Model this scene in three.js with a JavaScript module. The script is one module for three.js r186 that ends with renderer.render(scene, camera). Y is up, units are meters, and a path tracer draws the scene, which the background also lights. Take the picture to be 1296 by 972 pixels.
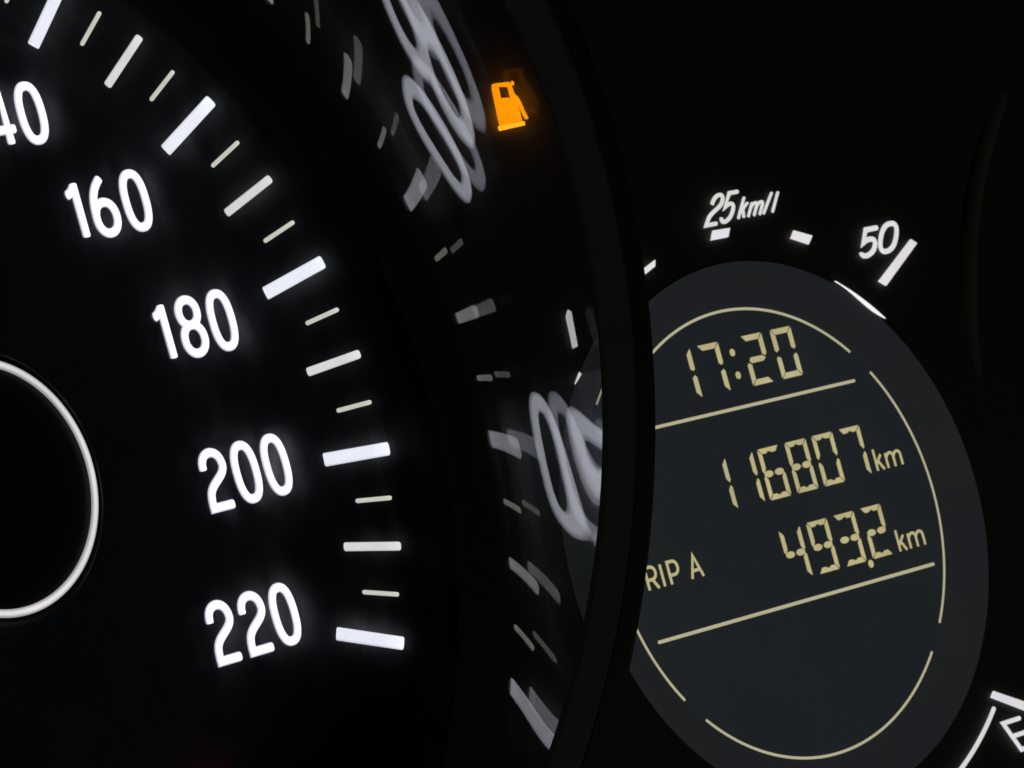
import * as THREE from 'three';
import { mergeGeometries } from 'three/addons/utils/BufferGeometryUtils.js';
import { ImprovedNoise } from 'three/addons/math/ImprovedNoise.js';

// One dial unit (the outer end of the speed ticks) is 50 mm. The dial lies in z = 0 and faces +z.
const U = 0.05;
const R = THREE.MathUtils.degToRad;
const V = (x, y, z = 0) => new THREE.Vector3(x, y, z);

// ---------------------------------------------------------------- camera, light, exposure
const scene = new THREE.Scene();
scene.background = new THREE.Color(0, 0, 0);
const camera = new THREE.PerspectiveCamera(11.099, 4 / 3, 0.01, 20);
const right = V(0.68004, -0.27298, 0.68046), up = V(0.16528, 0.96129, 0.22047), back = V(-0.7143, -0.03746, 0.69884);
camera.quaternion.setFromRotationMatrix(new THREE.Matrix4().makeBasis(right, up, back));
camera.position.set(-3.98472 * U, -0.31099 * U, 5.30096 * U);
camera.focus = 0.333; camera.userData.fStop = 220;
scene.add(camera);

const renderer = new THREE.WebGLRenderer({ antialias: true });
renderer.setSize(1024, 768);
renderer.toneMapping = THREE.LinearToneMapping;
renderer.toneMappingExposure = 1;
renderer.shadowMap.enabled = true;

// unseen dim area light, set low on the right to light rim, panel and dial
const unseenLight = new THREE.RectAreaLight(new THREE.Color(1, 0.97, 0.86), 1.1, 0.4, 0.3);
unseenLight.position.set(0.27, -0.65, 0.58);
unseenLight.lookAt(0.02, 0, 0);
scene.add(unseenLight);

// ---------------------------------------------------------------- helpers
let seed = 7;
const rnd = () => { seed = (seed * 1664525 + 1013904223) % 4294967296; return seed / 4294967296; };
const perlin = new ImprovedNoise();
const taken = {};
function numbered(name) {
  const n = taken[name] ?? 0; taken[name] = n + 1;
  return n ? `${name}_${String(n).padStart(3, '0')}` : name;
}
function thing(name, label, category, group) {
  const o = new THREE.Group(); o.name = numbered(name);
  o.userData = { label, category }; if (group) o.userData.group = group;
  scene.add(o); return o;
}
function part(name, geo, mat, parent) {                      // geometry comes in dial units
  geo.scale(U, U, U);
  const m = new THREE.Mesh(geo, mat); m.name = name; m.castShadow = m.receiveShadow = true;
  parent.add(m); return m;
}
function sub(name, parent, label) {
  const g = new THREE.Group(); g.name = name; if (label) g.userData.label = label; parent.add(g); return g;
}
function dataMap(w, h, f, rx = 1, ry = 1) {
  const d = new Uint8Array(w * h * 4);
  for (let y = 0; y < h; y++) for (let x = 0; x < w; x++) {
    const v = f(x / w, y / h, x, y), c = Array.isArray(v) ? v : [v, v, v];
    for (let k = 0; k < 3; k++) d[(y * w + x) * 4 + k] = Math.max(0, Math.min(255, Math.round(c[k] * 255)));
    d[(y * w + x) * 4 + 3] = 255;
  }
  const t = new THREE.DataTexture(d, w, h, THREE.RGBAFormat);
  t.wrapS = t.wrapT = THREE.RepeatWrapping; t.magFilter = THREE.LinearFilter; t.minFilter = THREE.LinearFilter;
  t.repeat.set(rx, ry); t.needsUpdate = true; return t;
}
const fbm = (x, y, o = 4, z = 0.37) => { let s = 0, a = 0.5, f = 1; for (let i = 0; i < o; i++) { s += a * perlin.noise(x * f, y * f, z + i * 7.1); a *= 0.5; f *= 2; } return s; };

// A raised, slightly domed line along a path: what the backlit figures, ticks and LCD letters are made of.
const PROFILE = [[-1, 0], [-0.9, 0.62], [-0.6, 0.94], [0, 1], [0.6, 0.94], [0.9, 0.62], [1, 0]];
function stroke(pts, w, h, { closed = false, round = 0, z = 0 } = {}) {
  const P = []; for (const q of pts) if (!P.length || P[P.length - 1].distanceTo(q) > 1e-6) P.push(q.clone());
  if (closed && P[0].distanceTo(P[P.length - 1]) < 1e-5) P.pop();
  const n = P.length, secs = [];
  let len = 0; const total = P.reduce((s, q, i) => i ? s + q.distanceTo(P[i - 1]) : 0, 0);
  const dirAt = (i, j) => P[j].clone().sub(P[i]).normalize();
  for (let i = 0; i < n; i++) {
    const a = i > 0 ? dirAt(i - 1, i) : closed ? dirAt(n - 1, 0) : dirAt(0, 1);
    const b = i < n - 1 ? dirAt(i, i + 1) : closed ? dirAt(n - 1, 0) : a;
    const na = V(-a.y, a.x), nb = V(-b.y, b.x), m = na.clone().add(nb).normalize();
    const k = 1 / Math.max(0.42, m.dot(na));
    if (i) len += P[i].distanceTo(P[i - 1]);
    secs.push({ p: P[i], m: m.multiplyScalar(k), u: len, s: 1 });
  }
  if (!closed) {                                              // end sections: rounded corners of radius `round`
    const rc = Math.max(round, w * 0.06), ends = [];
    for (const d of [0, 0.15, 0.4, 0.7]) ends.push([d * rc, (w / 2 - rc + Math.sqrt(Math.max(0, rc * rc - (rc - d * rc) ** 2))) / (w / 2)]);
    const grow = (p, dir, m, u, list) => list.map(([d, s]) => ({ p: p.clone().addScaledVector(dir, d), m, u: u + (list.sign ?? 1) * d, s }));
    const d0 = dirAt(0, 1), d1 = dirAt(n - 1, n - 2);
    const first = secs.shift(), last = secs.pop();
    const at = first.p.clone().addScaledVector(d0, rc), bt = last.p.clone().addScaledVector(d1, rc);
    secs.unshift(...grow(first.p, d0, first.m, 0, ends), { p: at, m: first.m, u: rc, s: 1 });
    secs.push({ p: bt, m: last.m, u: total - rc, s: 1 }, ...ends.slice().reverse().map(([d, s]) => ({ p: last.p.clone().addScaledVector(d1, d), m: last.m, u: total - d, s })));
  } else secs.push({ ...secs[0], u: total + P[0].distanceTo(P[n - 1]) });
  const pos = [], uv = [], idx = [], K = PROFILE.length;
  for (const s of secs) for (const [o, hh] of PROFILE) {
    pos.push(s.p.x + s.m.x * o * s.s * w / 2, s.p.y + s.m.y * o * s.s * w / 2, z + hh * h * Math.min(1, s.s * 1.4));
    uv.push(s.u / Math.max(total, 1e-6), (o + 1) / 2);
  }
  for (let i = 0; i < secs.length - 1; i++) for (let k = 0; k < K - 1; k++) {
    const a = i * K + k, b = a + K; idx.push(a, b, a + 1, a + 1, b, b + 1);
  }
  if (!closed) for (const [base, flip] of [[0, 1], [(secs.length - 1) * K, 0]]) for (let k = 1; k < K - 1; k++) idx.push(base, ...(flip ? [base + k, base + k + 1] : [base + k + 1, base + k]));
  const g = new THREE.BufferGeometry();
  g.setAttribute('position', new THREE.Float32BufferAttribute(pos, 3)); g.setAttribute('uv', new THREE.Float32BufferAttribute(uv, 2));
  g.setIndex(idx.map((v, i) => idx[i - (i % 3) + [0, 2, 1][i % 3]])); g.computeVertexNormals(); return g;
}
function curve(build, div = 14) { const p = new THREE.Path(); build(p); return p.getPoints(div).map(q => V(q.x, q.y)); }
function oval(cx, cy, rx, ry, n = 2.3, from = 0, to = Math.PI * 2, div = 56) {
  const out = []; for (let i = 0; i <= div; i++) { const t = from + (to - from) * i / div, c = Math.cos(t), s = Math.sin(t);
    out.push(V(cx + rx * Math.sign(c) * Math.abs(c) ** (2 / n), cy + ry * Math.sign(s) * Math.abs(s) ** (2 / n))); } return out;
}
const line = (...xy) => { const o = []; for (let i = 0; i < xy.length; i += 2) o.push(V(xy[i], xy[i + 1])); return o; };

// Figures as centre lines in a box W wide and H high whose foot is centred on (0, 0): lists of [points, closed]
const GLYPH = {
  0: (W, H) => [[oval(0, H / 2, W / 2, H / 2, 2.45), true]],
  1: (W, H) => [[line(0, H, 0, 0)], [curve(p => { p.moveTo(0.01 * H, 0.965 * H); p.quadraticCurveTo(-0.08 * H, 0.82 * H, -0.215 * H, 0.795 * H); })]],
  2: (W, H) => [[curve(p => { p.moveTo(-W / 2, 0.7 * H); p.lineTo(-W / 2, 0.74 * H); p.bezierCurveTo(-W / 2, 0.91 * H, -0.27 * W, H, 0, H); p.bezierCurveTo(0.28 * W, H, W / 2, 0.9 * H, W / 2, 0.735 * H);
      p.bezierCurveTo(W / 2, 0.52 * H, -0.3 * W, 0.46 * H, -0.44 * W, 0.24 * H); p.quadraticCurveTo(-W / 2, 0.14 * H, -W / 2, 0); p.lineTo(W / 2 * 1.12, 0); }, 16)]],
  4: (W, H) => [[line(0.2 * W, 0, 0.2 * W, H, -0.56 * W, 0.27 * H, 0.56 * W, 0.27 * H)]],
  5: (W, H) => [[curve(p => { p.moveTo(0.48 * W, H); p.lineTo(-0.4 * W, H); p.lineTo(-0.46 * W, 0.5 * H); p.bezierCurveTo(-0.25 * W, 0.66 * H, W / 2, 0.7 * H, W / 2, 0.33 * H); p.bezierCurveTo(W / 2, -0.06 * H, -0.4 * W, -0.08 * H, -W / 2, 0.17 * H); }, 16)]],
  6: (W, H) => [[oval(0, 0.285 * H, W / 2, 0.285 * H, 2.15), true], [curve(p => { p.moveTo(0.16 * W, 1.01 * H); p.bezierCurveTo(-0.22 * W, 0.88 * H, -W / 2, 0.72 * H, -W / 2, 0.3 * H); }, 20)]],
  8: (W, H) => [[oval(0, 0.765 * H, 0.46 * W, 0.235 * H, 2.1), true], [oval(0, 0.265 * H, 0.5 * W, 0.265 * H, 2.1), true]],
  k: (W, H) => [[line(-W / 2, H, -W / 2, 0)], [line(0.42 * W, 0.7 * H, -W / 2, 0.28 * H)], [line(-0.15 * W, 0.44 * H, W / 2, 0)]],
  m: (W, H) => [[line(-W / 2, H, -W / 2, 0)], ...[[-W / 2, 0], [0, W / 2]].map(([a, b]) => [curve(p => { p.moveTo(a, 0.62 * H); p.bezierCurveTo(a + 0.08 * W, 1.02 * H, b, 1.12 * H, b, 0.66 * H); p.lineTo(b, 0); })])],
  l: (W, H) => [[line(0, H, 0, 0)]],
  '/': (W, H) => [[line(W / 2, H, -W / 2, 0)]],
  T: (W, H) => [[line(-W / 2, H, W / 2, H)], [line(0, H, 0, 0)]],
  R: (W, H) => [[curve(p => { p.moveTo(-W / 2, 0); p.lineTo(-W / 2, H); p.lineTo(0, H); p.bezierCurveTo(0.66 * W, H, 0.66 * W, 0.44 * H, 0, 0.44 * H); p.lineTo(-W / 2, 0.44 * H); })], [line(0.02 * W, 0.44 * H, W / 2, 0)]],
  I: (W, H) => [[line(0, H, 0, 0)]],
  P: (W, H) => [[curve(p => { p.moveTo(-W / 2, 0); p.lineTo(-W / 2, H); p.lineTo(0, H); p.bezierCurveTo(0.66 * W, H, 0.66 * W, 0.4 * H, 0, 0.4 * H); p.lineTo(-W / 2, 0.4 * H); })]],
  A: (W, H) => [[line(-W / 2, 0, 0, H, W / 2, 0)], [line(-0.3 * W, 0.34 * H, 0.3 * W, 0.34 * H)]],
  E: (W, H) => [[line(W / 2, H, -W / 2, H, -W / 2, 0, W / 2, 0)], [line(-W / 2, 0.5 * H, W / 2 * 0.94, 0.5 * H)]],
};
// outer box w x h with foot centre at (x, y), line width sw, slant = sideways shift per unit of height
function glyph(ch, x, y, w, h, sw, hh, slant = 0, z = 0, round = sw * 0.22) {
  const gs = GLYPH[ch](w - sw, h - sw).map(([pts, closed], i) => {
    const q = pts.map(p => V(p.x + x + slant * (p.y + sw / 2), p.y + y + sw / 2));
    return stroke(q, sw, hh * (1 + 0.05 * i), { closed, round, z });
  });
  return gs.length > 1 ? mergeGeometries(gs) : gs[0];
}
function slab(pts, h, bevel, z = 0) {                        // a raised flat piece with a chamfered edge
  const s = new THREE.Shape(pts.map(([x, y]) => new THREE.Vector2(x, y)));
  const g = new THREE.ExtrudeGeometry(s, { depth: Math.max(1e-4, h - bevel), bevelEnabled: true, bevelThickness: bevel, bevelSize: bevel, bevelOffset: -bevel, bevelSegments: 2, curveSegments: 16 });
  g.translate(0, 0, z); return g;
}

// ---------------------------------------------------------------- materials
const grain = dataMap(256, 256, (u, v) => 0.5 + 0.5 * fbm(u * 40, v * 40, 4), 1, 1);
const haze = dataMap(256, 256, (u, v) => { const a = fbm(u * 5, v * 5, 5, 2.2), b = fbm(u * 19, v * 6, 3, 9.1); return 0.5 + 0.32 * a + 0.2 * b; });
const std = (o) => new THREE.MeshStandardMaterial(o);
const rgb = (r, g, b) => new THREE.Color().setRGB(r, g, b);
const mDial = std({ color: rgb(0.046, 0.053, 0.066), roughness: 0.5, roughnessMap: haze, bumpMap: grain, bumpScale: 0.00001 });
const mRing = std({ color: rgb(0.050, 0.057, 0.071), roughness: 0.5, roughnessMap: haze, bumpMap: grain, bumpScale: 0.00001 });
const mPanel = std({ color: rgb(0.024, 0.0245, 0.018), roughness: 0.7, bumpMap: grain, bumpScale: 0.00002 });
const mRim = std({ color: rgb(0.036, 0.038, 0.033), roughness: 0.7, bumpMap: grain, bumpScale: 0.00003 });
const mStreak = std({ color: rgb(0.075, 0.066, 0.046), roughness: 0.8 });  // faint brown reflected streak, put into the ridge colour
const mRimDark = std({ color: rgb(0.012, 0.012, 0.011), roughness: 0.5 });
const mCap = std({ color: rgb(0.012, 0.012, 0.014), roughness: 0.5, bumpMap: grain, bumpScale: 0.00002 });
const mTube = new THREE.MeshPhysicalMaterial({ color: rgb(1, 1, 1), roughness: 0.0, metalness: 0, transmission: 1, thickness: 0.0038, ior: 2.333, attenuationColor: rgb(0.81, 0.81, 0.825), attenuationDistance: 0.004 });

// clear sheets, unseen ones over dial and pump symbol to scatter halos: nearly all light goes straight through, smears and dust on them scatter a little
const smears = dataMap(512, 512, (u, v, x, y) => {
  const a = fbm(u * 7, v * 7, 5, 3.3), b = fbm(u * 30, v * 9, 3, 5.7), c = fbm(u * 60, v * 60, 2, 8.8);
  return 0.5 + 0.7 * a + 0.42 * b + (c > 0.4 ? 0.4 : 0);
});
const mHaloSheet = new THREE.MeshPhysicalMaterial({ color: rgb(0.93, 0.96, 1), roughness: 0.37, roughnessMap: smears, metalness: 0, transmission: 1, thickness: 0, ior: 1.3 });

const mWindow = new THREE.MeshPhysicalMaterial({ color: rgb(0.95, 0.97, 1), roughness: 0.2, roughnessMap: smears, metalness: 0, transmission: 1, thickness: 0, ior: 1.25 });
const mSymbolHalo = new THREE.MeshPhysicalMaterial({ color: rgb(1, 0.97, 0.92), roughness: 0.16, metalness: 0, transmission: 1, thickness: 0, ior: 1.2 });

// backlit print: brightest along the middle of a line, a little less towards its edges
const across = dataMap(128, 64, (u, v, x, y) => { const e = Math.min(v, 1 - v) * 2, k = Math.min(1, e / 0.5); return 0.42 + 0.52 * (k * k * (3 - 2 * k)) + 0.16 * fbm(u * 5, 0.7, 3) + 0.05 * fbm(u * 22, v * 4, 3); });
const along = dataMap(128, 64, (u, v) => { const e = Math.min(1, Math.min(v, 1 - v) / 0.13), t = Math.max(0, (u - 0.72) / 0.28); return 0.6 + 0.25 * e + 0.15 * t + 0.05 * fbm(u * 9, v * 3, 3, 4.4); });
const mottle = dataMap(128, 128, (u, v) => { const n = fbm(u * 10, v * 10, 4, 6.6), c = fbm(u * 14, v * 14, 3, 1.3); return [0.86 + 0.22 * n + 0.06 * c, 0.86 + 0.22 * n, 0.84 + 0.22 * n - 0.14 * c]; });
const panelGlow = dataMap(256, 256, (u, v) => { const n = fbm(u * 3, v * 3, 4, 12.5), f = fbm(u * 70, v * 70, 2, 2.9); return [0.85 + 0.22 * n + 0.09 * f, 0.86 + 0.2 * n + 0.09 * f, 0.86 + 0.26 * fbm(u * 3.7, v * 3.7, 4, 20.1) + 0.09 * f]; });
const lit = (r, g, b, map) => std({ color: rgb(0.02, 0.02, 0.02), roughness: 0.6, emissive: rgb(r, g, b), emissiveMap: map ?? null });
const mFigure = lit(1.5, 1.5, 1.64, across);
const mMajor = lit(1.08, 1.08, 1.16, along), mMedium = lit(0.86, 0.855, 0.82, along), mMinor = lit(0.74, 0.72, 0.61, along);
const ringGlow = dataMap(512, 64, (u, v) => { const e = Math.min(v, 1 - v) * 2, k = Math.min(1, e / 0.85); return (0.4 + 0.6 * k * k * (3 - 2 * k)) * (0.84 + 0.3 * fbm(u * 7, 0.3, 3) + 0.06 * fbm(u * 60, v * 4, 2)); });
const mHubRing = lit(0.86, 0.835, 0.85, ringGlow);
const mWhite = lit(0.80, 0.805, 0.79, mottle), mLilac = lit(0.86, 0.83, 0.89, mottle), mCrescent = lit(0.98, 1.0, 0.95);
const mCream = lit(0.60, 0.52, 0.265, mottle), mCreamLine = lit(0.57, 0.525, 0.335, mottle);
const mScreen = std({ color: rgb(0.012, 0.013, 0.014), roughness: 0.55, emissive: rgb(0.0128, 0.0160, 0.0186), emissiveMap: panelGlow });
const mScreenEdge = std({ color: rgb(0.012, 0.012, 0.013), roughness: 0.55, emissive: rgb(0.0147, 0.0150, 0.0168), emissiveMap: panelGlow });
const mAmber = lit(2.0, 0.58, 0.0), mAmberHot = lit(2.2, 0.95, 0.03);

// ---------------------------------------------------------------- right-hand panel frame (turned 4.5 degrees towards the driver)
const PO = V(2.0835, -0.454, 0), PX = V(0.9967, -0.0221, 0.0785), PY = V(0.0223, 0.9998, -0.0014), PN = V(-0.0784, 0.0032, 0.9969);
const panelQ = new THREE.Quaternion().setFromRotationMatrix(new THREE.Matrix4().makeBasis(PX, PY, PN));
const onPanel = (o) => { o.position.copy(PO).multiplyScalar(U); o.quaternion.copy(panelQ); return o; };

{ // the black plate behind everything, with the round opening for the speedometer
  const s = new THREE.Shape([new THREE.Vector2(-4.2, -2.2), new THREE.Vector2(2.2, -2.2), new THREE.Vector2(2.2, 2.4), new THREE.Vector2(-4.2, 2.4)]);
  const c = PO.clone().negate(); const hole = new THREE.Path(); hole.absellipse(c.dot(PX), c.dot(PY), 1.192, 1.188, 0, Math.PI * 2, true); s.holes.push(hole);
  const g = new THREE.ExtrudeGeometry(s, { depth: 0.06, bevelEnabled: false, curveSegments: 96 }); g.translate(0, 0, -0.064);
  const m = part('instrument_panel', g, mPanel, scene); onPanel(m); m.userData.kind = 'structure';
}

// ---------------------------------------------------------------- speedometer
const spd = thing('backlight_speedometer', 'black speedometer dial with white backlit figures 140 to 220 and long ticks, left', 'speedometer');
{
  // flat middle, then a soft bend (r 0.81 to 0.87) into the rising tick ring
  const bend = (r) => r < 0.8108 ? -0.004 : r < 0.8708 ? -0.004 + 3.6375 * (r - 0.8108) ** 2 : 0.4365 * (r - 0.85);
  const sweep = (a, b, n, dz = 0) => Array.from({ length: n + 1 }, (_, i) => { const q = a + (b - a) * i / n; return [q, bend(q) + dz]; });
  const prof = [[0, -0.02], [0, -0.004], [0.5, -0.004], ...sweep(0.8, 0.85, 16)].map(([r, z]) => new THREE.Vector2(r, z));
  const g = new THREE.LatheGeometry(prof, 160); g.rotateX(Math.PI / 2);
  const uv = g.attributes.uv, ps = g.attributes.position; for (let i = 0; i < uv.count; i++) uv.setXY(i, ps.getX(i) * 1.5, ps.getY(i) * 1.5);
  part('dial_face', g, mDial, spd);
  const rg = new THREE.LatheGeometry([...sweep(0.85, 1.03, 24), [1.036, 0.0795], [1.041, 0.080], [1.046, 0.078]].map(([r, z]) => new THREE.Vector2(r, z)), 160); rg.rotateX(Math.PI / 2);
  part('tick_ring', rg, mRing, spd);
  const lg = new THREE.LatheGeometry([[1.046, 0.076], [1.136, 0.076], [1.136, -0.02]].map(([r, z]) => new THREE.Vector2(r, z)), 160); lg.rotateX(Math.PI / 2);
  part('dial_edge', lg, mRimDark, spd);
  const slope = 0.4365, A = Math.atan(slope);
  for (let v = 120; v <= 220; v += 5) {
    const kind = v % 20 === 0 ? 2 : v % 10 === 0 ? 1 : 0;
    const a = R(-5.2258 - (v - 200) / 5 * 5.1608);
    const r0 = [0.9358, 0.9069, 0.8936][kind], r1 = [1.0, 1.0063, 1.0101][kind], w = [0.0086, 0.0166, 0.0252][kind];
    const L = (r1 - r0) / Math.cos(A);
    const g = stroke(line(0, 0, L, 0), w, [0.003, 0.0035, 0.004][kind], { round: [0.0042, 0.004, 0.0028][kind] });
    g.rotateY(-A); g.translate(r0, 0, slope * (r0 - 0.85)); g.rotateZ(a);
    part(['minor_tick', 'medium_tick', 'major_tick'][kind], g, [mMinor, mMedium, mMajor][kind], spd);
  }
  const put = (label, y, list) => {
    const n = sub('numeral', spd, label);
    for (const [ch, x] of list) part('digit', glyph(ch, x, y - 0.058, ch === '1' ? 0.03 : 0.0635, 0.116, 0.0174, 0.003, 0, -0.003), mFigure, n);
  };
  put('white figure 140', 0.634, [['1', 0.326], ['4', 0.394], ['0', 0.4642]]);
  put('white figure 160', 0.450, [['1', 0.5105], ['6', 0.5665], ['0', 0.6421]]);
  put('white figure 180', 0.2088, [['1', 0.6295], ['8', 0.6885], ['0', 0.7632]]);
  put('white figure 200', -0.0675, [['2', 0.6468], ['0', 0.7207], ['0', 0.7946]]);
  put('white figure 220', -0.331, [['2', 0.5662], ['2', 0.6440], ['0', 0.7170]]);
  const red = new THREE.CylinderGeometry(0.017, 0.017, 0.004, 32); red.rotateX(Math.PI / 2); red.translate(0.4375, -0.588, -0.002);  // lamp out of view, placed to give the red glow low on the dial
  const redLamp = part('unseen_red_lamp', red, lit(5.0, 0.03, 0.22), spd); redLamp.userData.label = 'small unseen red lamp low on the dial, placed to give a faint red glow';
  const cg0 = new THREE.LatheGeometry([[0.252, 0.021], [0.6, 0.021], ...sweep(0.8, 1.02, 40, 0.025), [1.034, 0.1035], [1.05, 0.106], [1.128, 0.107]].map(([r, z]) => new THREE.Vector2(r, z)), 160); cg0.rotateX(Math.PI / 2);
  const cuv = cg0.attributes.uv, cps = cg0.attributes.position; for (let i = 0; i < cuv.count; i++) cuv.setXY(i, cps.getX(i) * 0.9, cps.getY(i) * 0.9);
  part('halo_sheet', cg0, mHaloSheet, spd);  // unseen sheet over the dial, placed to spread halos round figures and ticks
  const cap = [[0, 0.196], [0.2, 0.196], [0.204, 0.2], [0.222, 0.2], [0.232, 0.194], [0.236, 0.182], [0.242, 0.02], [0.25, -0.004]].map(([r, z]) => new THREE.Vector2(r, z));
  const cg = new THREE.LatheGeometry(cap, 120); cg.rotateX(Math.PI / 2);
  part('hub_cap', cg, mCap, spd);
  part('hub_ring', stroke(oval(0, 0, 0.2094, 0.2094, 2, 0, Math.PI * 2, 140), 0.0142, 0.003, { closed: true, z: 0.2005 }), mHubRing, spd);
}

// ---------------------------------------------------------------- clear tube round the dial with its black rim, cut at a slant
const rimTop = (y) => 0.540 + 0.25 * y;
{
  const srd = thing('tube_surround', 'clear smoked tube with a slanted black rim standing around the speedometer', 'gauge surround');
  const N = 240;
  const ring = (rows) => {                                   // rows: [radius, f(y) -> z], closed section swept round
    const pos = [], uv = [], idx = [], K = rows.length;
    for (let i = 0; i < N; i++) { const t = i / N * Math.PI * 2; rows.forEach(([r, f], k) => { const x = r * Math.cos(t), y = r * Math.sin(t); pos.push(x, y, f(y)); uv.push(i / N * 40, k * 0.4); }); }
    for (let i = 0; i < N; i++) for (let k = 0; k < K; k++) { const a = i * K + k, b = i * K + (k + 1) % K, c = ((i + 1) % N) * K + k, d = ((i + 1) % N) * K + (k + 1) % K; idx.push(a, b, c, b, d, c); }
    const g = new THREE.BufferGeometry(); g.setAttribute('position', new THREE.Float32BufferAttribute(pos, 3)); g.setAttribute('uv', new THREE.Float32BufferAttribute(uv, 2)); g.setIndex(idx);
    return g;
  };
  const smoothRing = (rows) => { const g = ring(rows); const h = g.toNonIndexed(); h.computeVertexNormals(); return h; };
  // the tube: exact normals, so that what it mirrors stays clean; the wall draws in by a hair towards the rim
  const RI = 1.1402, RO = 1.2158, T = 420, ROWS = 30, FL = -0.046, FD = 0.08, pos = [], nor = [], idx = [];
  const wall = (r, s) => {
    const b = pos.length / 3;
    for (let i = 0; i <= T; i++) for (let k = 0; k <= ROWS; k++) {
      const t = i / T * Math.PI * 2, cx = Math.cos(t), cy = Math.sin(t), top = rimTop(r * cy) - 0.008;
      const z = -0.05 + (top + 0.05) * (1 - (1 - k / ROWS) ** 2), e = Math.exp(-(rimTop(r * cy) - z) / FD), rr = r + FL * FD * e;
      const n = V(cx, cy + 0.25 * FL * e, -FL * e).normalize().multiplyScalar(s);
      pos.push(rr * cx, rr * cy, z); nor.push(n.x, n.y, n.z);
    }
    const K = ROWS + 1;
    for (let i = 0; i < T; i++) for (let k = 0; k < ROWS; k++) { const a = b + i * K + k; s > 0 ? idx.push(a, a + K, a + 1, a + 1, a + K, a + K + 1) : idx.push(a, a + 1, a + K, a + 1, a + K + 1, a + K); }
  };
  wall(RI, -1); wall(RO, 1);
  for (const top of [0, 1]) {
    const b = pos.length / 3;
    for (let i = 0; i <= T; i++) { const t = i / T * Math.PI * 2, cx = Math.cos(t), cy = Math.sin(t); for (const r of [RI, RO]) { const z = top ? rimTop(r * cy) - 0.008 : -0.05, rr = r + FL * FD * Math.exp(-(rimTop(r * cy) - z) / FD); pos.push(rr * cx, rr * cy, z); nor.push(0, 0, top ? 1 : -1); } }
    for (let i = 0; i < T; i++) { const a = b + 2 * i; top ? idx.push(a, a + 1, a + 2, a + 1, a + 3, a + 2) : idx.push(a, a + 2, a + 1, a + 1, a + 2, a + 3); }
  }
  const tg = new THREE.BufferGeometry(); tg.setAttribute('position', new THREE.Float32BufferAttribute(pos, 3)); tg.setAttribute('normal', new THREE.Float32BufferAttribute(nor, 3)); tg.setIndex(idx);
  part('clear_tube', tg, mTube, srd);
  const d = (o) => (y) => rimTop(y) + o;
  part('rim', smoothRing([[1.134, d(-0.007)], [1.1345, d(-0.001)], [1.141, d(0.002)], [1.2, d(0.012)], [1.206, d(0.011)], [1.21, d(0.004)], [1.205, d(-0.02)], [1.15, d(-0.008)]]), mRim, srd);
  part('rim_flange', smoothRing([[1.2095, d(-0.02)], [1.2105, d(0.002)], [1.215, d(0.006)], [1.222, d(0.004)], [1.271, d(-0.008)], [1.284, d(-0.014)], [1.289, d(-0.026)], [1.289, d(-0.09)], [1.279, d(-0.09)], [1.222, d(-0.03)]]), mRimDark, srd);
}

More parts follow.
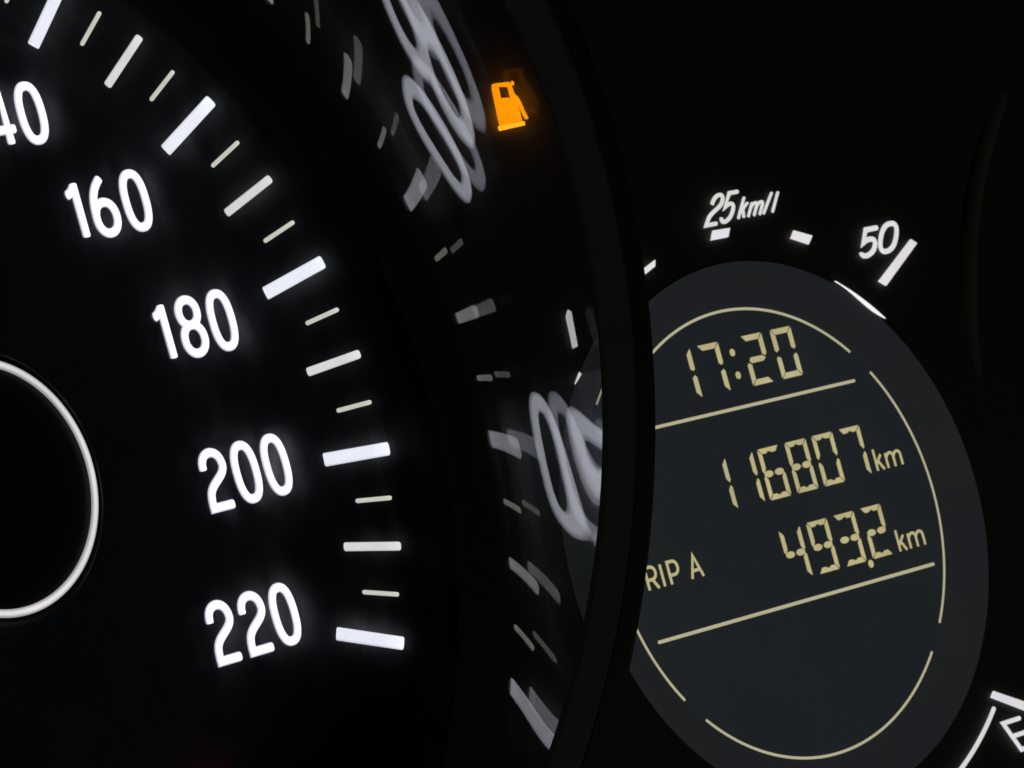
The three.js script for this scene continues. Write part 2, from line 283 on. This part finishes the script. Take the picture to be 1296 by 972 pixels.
// ---------------------------------------------------------------- trip computer display
const disp = onPanel(thing('trip_display', 'round grey LCD display showing clock 17:20 and cream kilometre readings', 'trip display'));
{
  const C = [-0.015, 0.0072], CO = [0.0226, 0.0054];
  const disc = new THREE.CylinderGeometry(0.4705, 0.4715, 0.006, 160); disc.rotateX(Math.PI / 2); disc.translate(C[0], C[1], -0.003);
  part('screen', disc, mScreen, disp);
  const s = new THREE.Shape(); s.absarc(CO[0], CO[1], 0.5603, 0, Math.PI * 2, false);
  const h = new THREE.Path(); h.absarc(C[0], C[1], 0.4712, 0, Math.PI * 2, true); s.holes.push(h);
  const g = new THREE.ExtrudeGeometry(s, { depth: 0.004, bevelEnabled: true, bevelThickness: 0.001, bevelSize: 0.001, bevelOffset: -0.001, bevelSegments: 1, curveSegments: 160 }); g.translate(0, 0, -0.005);
  part('screen_surround', g, mScreenEdge, disp);
  for (const [a, b] of [[44.3, 135.7], [36.2, -35.7], [-44.2, -136.2], [-144, -171]])
    part('ring_arc', stroke(oval(C[0], C[1], 0.4633, 0.4633, 2, R(a), R(b), 60), 0.0056, 0.0012, { round: 0.001 }), mCreamLine, disp);
  part('divider_line', stroke(line(-0.338, 0.2706, 0.308, 0.2706), 0.0066, 0.0014, { round: 0.002 }), mCreamLine, disp);
  part('divider_line', stroke(line(-0.4189, -0.1418, 0.3924, -0.1418), 0.0070, 0.0014, { round: 0.002 }), mCreamLine, disp);

  // seven-segment figures; style 0 plain (clock), 1 with notched bars and a middle of two ovals (odometer)
  const ON = { 0: 'abcdef', 1: 'bc', 2: 'abged', 3: 'abgcd', 4: 'fgbc', 6: 'afgecd', 7: 'abc', 8: 'abcdefg', 9: 'abcdfg' };
  const SEG = 0.0012;
  function segments(W, H, t, tv, style) {
    const g = 0.0014, M = H / 2, half = t * 0.5, k = 0.0045, out = {};
    const notch = (y, s) => style ? [[W * 0.62, y], [W * 0.56, y + s * t * 0.28], [W * 0.44, y + s * t * 0.28], [W * 0.38, y]] : [];
    out.a = [[[g + 0.001, H], [W - g - 0.001, H], [W - tv - g, H - t], ...notch(H - t, 1), [tv + g, H - t]]];
    out.d = [[[g + 0.001, 0], [tv + g, t], ...notch(t, -1).reverse(), [W - tv - g, t], [W - g - 0.001, 0]]];
    const mid = style ? 0.003 : 0.0045;
    out.b = [[[W, H - g - 0.001], [W, M + mid + k], [W - tv * 0.35, M + mid], [W - tv, M + mid + k * (style ? 2.0 : 1.0)], [W - tv, H - t - g], [W - tv * 0.28, H - g - 0.0035]]];
    out.c = [[[W, g + 0.001], [W, M - mid - k], [W - tv * 0.35, M - mid], [W - tv, M - mid - k * (style ? 2.0 : 1.0)], [W - tv, t + g], [W - tv * 0.28, g + 0.0035]]];
    const flip = (p) => p.map(([x, y]) => [W - x, y]);
    out.f = [flip(out.b[0])]; out.e = [flip(out.c[0])];
    if (style) out.g = [0.25, 0.75].map(f => oval(W * f, M, W * 0.205, t * 0.62, 2, 0, Math.PI * 2, 22).slice(0, -1).map(p => [p.x, p.y]));
    else out.g = [[[tv * 0.75, M], [tv + g, M + half], [W - tv - g, M + half], [W - tv * 0.45, M], [W - tv - g, M - half], [tv + g, M - half]]];
    return out;
  }
  const digit = (ch, x, y, W, H, t, tv, style, parent) => {
    const s = segments(W, H, t, tv, style);
    for (const k of ON[ch]) for (const poly of s[k]) part('segment', slab(poly.map(([a, b]) => [a + x, b + y]), SEG, 0.0004), mCream, parent);
  };
  const dot = (x, y, rx, ry, parent) => part('dot', slab(oval(x, y, rx, ry, 2, 0, Math.PI * 2, 24).slice(0, -1).map(p => [p.x, p.y]), SEG, 0.0004), mCream, parent);
  const clock = sub('clock_readout', disp, 'cream clock reading 17:20');
  for (const [ch, x] of [['1', -0.1895], ['7', -0.1085], ['2', 0.0178], ['0', 0.1042]]) digit(ch, x, 0.307, 0.0605, 0.1045, 0.0118, 0.0118, 0, clock);
  dot(-0.0152, 0.3832, 0.0068, 0.0078, clock); dot(-0.0160, 0.3355, 0.0068, 0.0078, clock);
  const odo = sub('odometer_readout', disp, 'upper cream reading 116807 kilometres');
  for (const [ch, x] of [['1', -0.1755], ['1', -0.0975], ['6', -0.0205], ['8', 0.0600], ['0', 0.1400], ['7', 0.2215]]) digit(ch, x, 0.0722, 0.0615, 0.1068, 0.0112, 0.0104, 1, odo);
  const trip = sub('trip_readout', disp, 'lower cream reading 493.2 kilometres');
  for (const [ch, x] of [['4', -0.0215], ['9', 0.0595], ['3', 0.1400], ['2', 0.2212]]) digit(ch, x, -0.0982, 0.0608, 0.1076, 0.0112, 0.0104, 1, trip);
  dot(0.2108, -0.1060, 0.0072, 0.0082, trip);
  for (const [y, o] of [[0.0730, 0], [-0.1012, 0.0015]]) {
    const km = sub('unit_label', disp, o ? 'lower km lettering' : 'upper km lettering');
    part('letter', glyph('k', 0.3145 + o, y, 0.0265, 0.052, 0.0062, SEG), mCream, km);
    part('letter', glyph('m', 0.3590 + o, y, 0.0500, 0.0385, 0.0062, SEG), mCream, km);
  }
  const ta = sub('trip_label', disp, 'cream lettering TRIP A');
  for (const [ch, x, w] of [['T', -0.4400, 0.034], ['R', -0.3905, 0.0330], ['I', -0.3616, 0.007], ['P', -0.3290, 0.0325], ['A', -0.2695, 0.0385]])
    part('letter', glyph(ch, x, -0.0425, w, 0.0515, 0.0066, SEG), mCream, ta);
  const win = new THREE.CircleGeometry(0.558, 96); win.translate(CO[0], CO[1], 0.016);
  part('display_window', win, mWindow, disp);
  const lamp = new THREE.RectAreaLight(new THREE.Color(0.8, 0.95, 1), 0.012, 0.8 * U, 0.8 * U);   // the display's own faint light
  lamp.position.set(0, 0, 0.012 * U); lamp.rotation.y = Math.PI; disp.add(lamp);
}

// ---------------------------------------------------------------- economy gauge above the display
{
  const eco = onPanel(thing('backlight_economy_gauge', 'white backlit fuel economy scale reading 25km/l and 50 above the display', 'economy gauge'));
  const bar = (pts, mat) => part('tick', slab(pts, 0.004, 0.0008), mat, eco);
  bar([[0.0082, 0.6166], [0.0579, 0.6166], [0.0694, 0.6346], [0.0206, 0.6358]], mLilac);
  bar([[0.2335, 0.589], [0.2798, 0.5695], [0.2968, 0.5856], [0.2482, 0.604]], mLilac);
  bar([[-0.2015, 0.5725], [-0.1635, 0.5867], [-0.1585, 0.5995], [-0.1980, 0.5855]], mLilac);
  bar([[0.4548, 0.4634], [0.4735, 0.451], [0.5999, 0.5261], [0.5845, 0.5373]], mLilac);
  bar([[-0.3780, 0.4570], [-0.3640, 0.4590], [-0.3575, 0.5330], [-0.3645, 0.5380], [-0.3750, 0.5245]], mWhite);
  const n25 = sub('numeral', eco, 'white italic figure 25');
  part('digit', glyph('2', 0.0185, 0.6445, 0.0375, 0.0655, 0.0086, 0.004, 0.79), mWhite, n25);
  part('digit', glyph('5', 0.0588, 0.6445, 0.0375, 0.0655, 0.0086, 0.004, 0.79), mWhite, n25);
  const kml = sub('unit_label', eco, 'white italic lettering km/l');
  for (const [ch, x, w, h] of [['k', 0.1068, 0.0225, 0.048], ['m', 0.1450, 0.0400, 0.0335], ['/', 0.1770, 0.0140, 0.047], ['l', 0.2000, 0.006, 0.046]])
    part('letter', glyph(ch, x, 0.6468, w, h, 0.0062, 0.004, 0.79), mWhite, kml);
  const n50 = sub('numeral', eco, 'white figure 50');
  part('digit', glyph('5', 0.4395, 0.516, 0.0525, 0.0655, 0.0112, 0.004, 0.6), mLilac, n50);
  part('digit', glyph('0', 0.5005, 0.517, 0.0600, 0.0675, 0.0112, 0.004, 0.6), mLilac, n50);
  for (const m of [1, -1]) {                                  // bright crescents on the display opening, given their own glow: right, and a tip on the left
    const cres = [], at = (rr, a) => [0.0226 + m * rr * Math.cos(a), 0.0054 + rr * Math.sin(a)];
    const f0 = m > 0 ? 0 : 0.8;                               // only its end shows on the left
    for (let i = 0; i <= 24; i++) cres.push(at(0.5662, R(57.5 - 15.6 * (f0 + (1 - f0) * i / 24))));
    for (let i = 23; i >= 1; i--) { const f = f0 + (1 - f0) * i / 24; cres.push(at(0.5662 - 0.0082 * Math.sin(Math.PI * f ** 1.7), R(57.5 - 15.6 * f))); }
    part('glow_crescent', slab(m > 0 ? cres.reverse() : cres, 0.004, 0.0003), mCrescent, eco);
  }
}

// ---------------------------------------------------------------- fuel gauge at the lower right
{
  const fuel = onPanel(thing('backlight_fuel_gauge', 'white backlit fuel gauge end with letter E and curved line, lower right corner', 'fuel gauge'));
  part('tick', slab([[0.450, -0.4438], [0.6100, -0.5300], [0.6180, -0.5100], [0.4622, -0.4328]], 0.004, 0.0012), mLilac, fuel);
  part('scale_arc', stroke(oval(0.0226, 0.0054, 0.638, 0.638, 2, R(-47.6), R(-88), 60), 0.0098, 0.004, { round: 0.003 }), mWhite, fuel);
  const n = sub('letter', fuel, 'white letter E');
  part('letter_stroke', glyph('E', 0.5285, -0.5725, 0.0640, 0.0735, 0.0096, 0.004, -0.52), mLilac, n);
}

// ---------------------------------------------------------------- low-fuel warning light
{
  const warn = onPanel(thing('fuel_warning_light', 'glowing amber fuel pump symbol seen through the clear tube', 'warning light'));
  const wide = (g) => g.translate(0.42, 0, 0).scale(1.12, 1, 1).translate(-0.4175, 0.0035, 0);
  const body = new THREE.Shape([[-0.4215, 0.938], [-0.3630, 0.942], [-0.3612, 0.990], [-0.3652, 1.024], [-0.3700, 1.030], [-0.4080, 1.030], [-0.4140, 1.028], [-0.4165, 1.020]].map(([x, y]) => new THREE.Vector2(x, y)));
  body.holes.push(new THREE.Path([[-0.4015, 0.9975], [-0.3998, 1.0225], [-0.3748, 1.0200], [-0.3748, 0.9960]].map(([x, y]) => new THREE.Vector2(x, y))));
  const g = new THREE.ExtrudeGeometry(body, { depth: 0.003, bevelEnabled: true, bevelThickness: 0.0008, bevelSize: 0.0008, bevelOffset: -0.0008, bevelSegments: 2 });
  part('pump_body', wide(g), mAmber, warn);
  part('pump_foot', wide(slab([[-0.4257, 0.9290], [-0.3575, 0.9335], [-0.3575, 0.9420], [-0.4257, 0.9390]], 0.0042, 0.0012)), mAmberHot, warn);
  part('pump_hose', wide(stroke(curve(p => { p.moveTo(-0.3630, 0.999); p.bezierCurveTo(-0.3535, 0.988, -0.3545, 0.972, -0.3510, 0.960); p.bezierCurveTo(-0.3490, 0.953, -0.3475, 0.950, -0.3470, 0.946); }), 0.0088, 0.0042, { round: 0.0035 })), mAmber, warn);
  part('pump_nozzle', wide(slab(oval(-0.3592, 1.0268, 0.0040, 0.0050, 2, 0, Math.PI * 2, 16).slice(0, -1).map(p => [p.x, p.y]), 0.003, 0.0006)), mAmber, warn);
  const haloDisc = new THREE.CircleGeometry(0.2, 64); haloDisc.translate(-0.389, 0.978, 0.034);
  part('halo_sheet', haloDisc, mSymbolHalo, warn);  // unseen sheet, placed to spread an amber halo round the symbol
  const glow = new THREE.PointLight(new THREE.Color(1, 0.36, 0.03), 3.5e-5, 0.3, 2);
  glow.position.set(-0.390 * U, 0.968 * U, 0.0016 * U); glow.castShadow = true; glow.shadow.radius = 0.003; warn.add(glow);
}

// ---------------------------------------------------------------- shallow ridge in place of a faint reflected streak beside the display
{
  const g = new THREE.TorusGeometry(0.85, 0.032, 20, 120, R(64)); g.rotateZ(R(-32)); g.rotateY(-Math.atan(0.19)); g.translate(0, 0, -0.181);
  g.rotateZ(R(151)); g.translate(1.52, 0.145, 0);            // a shallow ridge whose ends sink into the panel
  const m = part('streak_ridge', g, mStreak, scene); onPanel(m); m.userData.label = 'faint curved brown ridge standing for a reflected streak, right of the figure 50'; m.userData.category = 'streak';
}

scene.traverse(o => { if (o.isLight && o.shadow) o.castShadow = true; });
renderer.render(scene, camera);
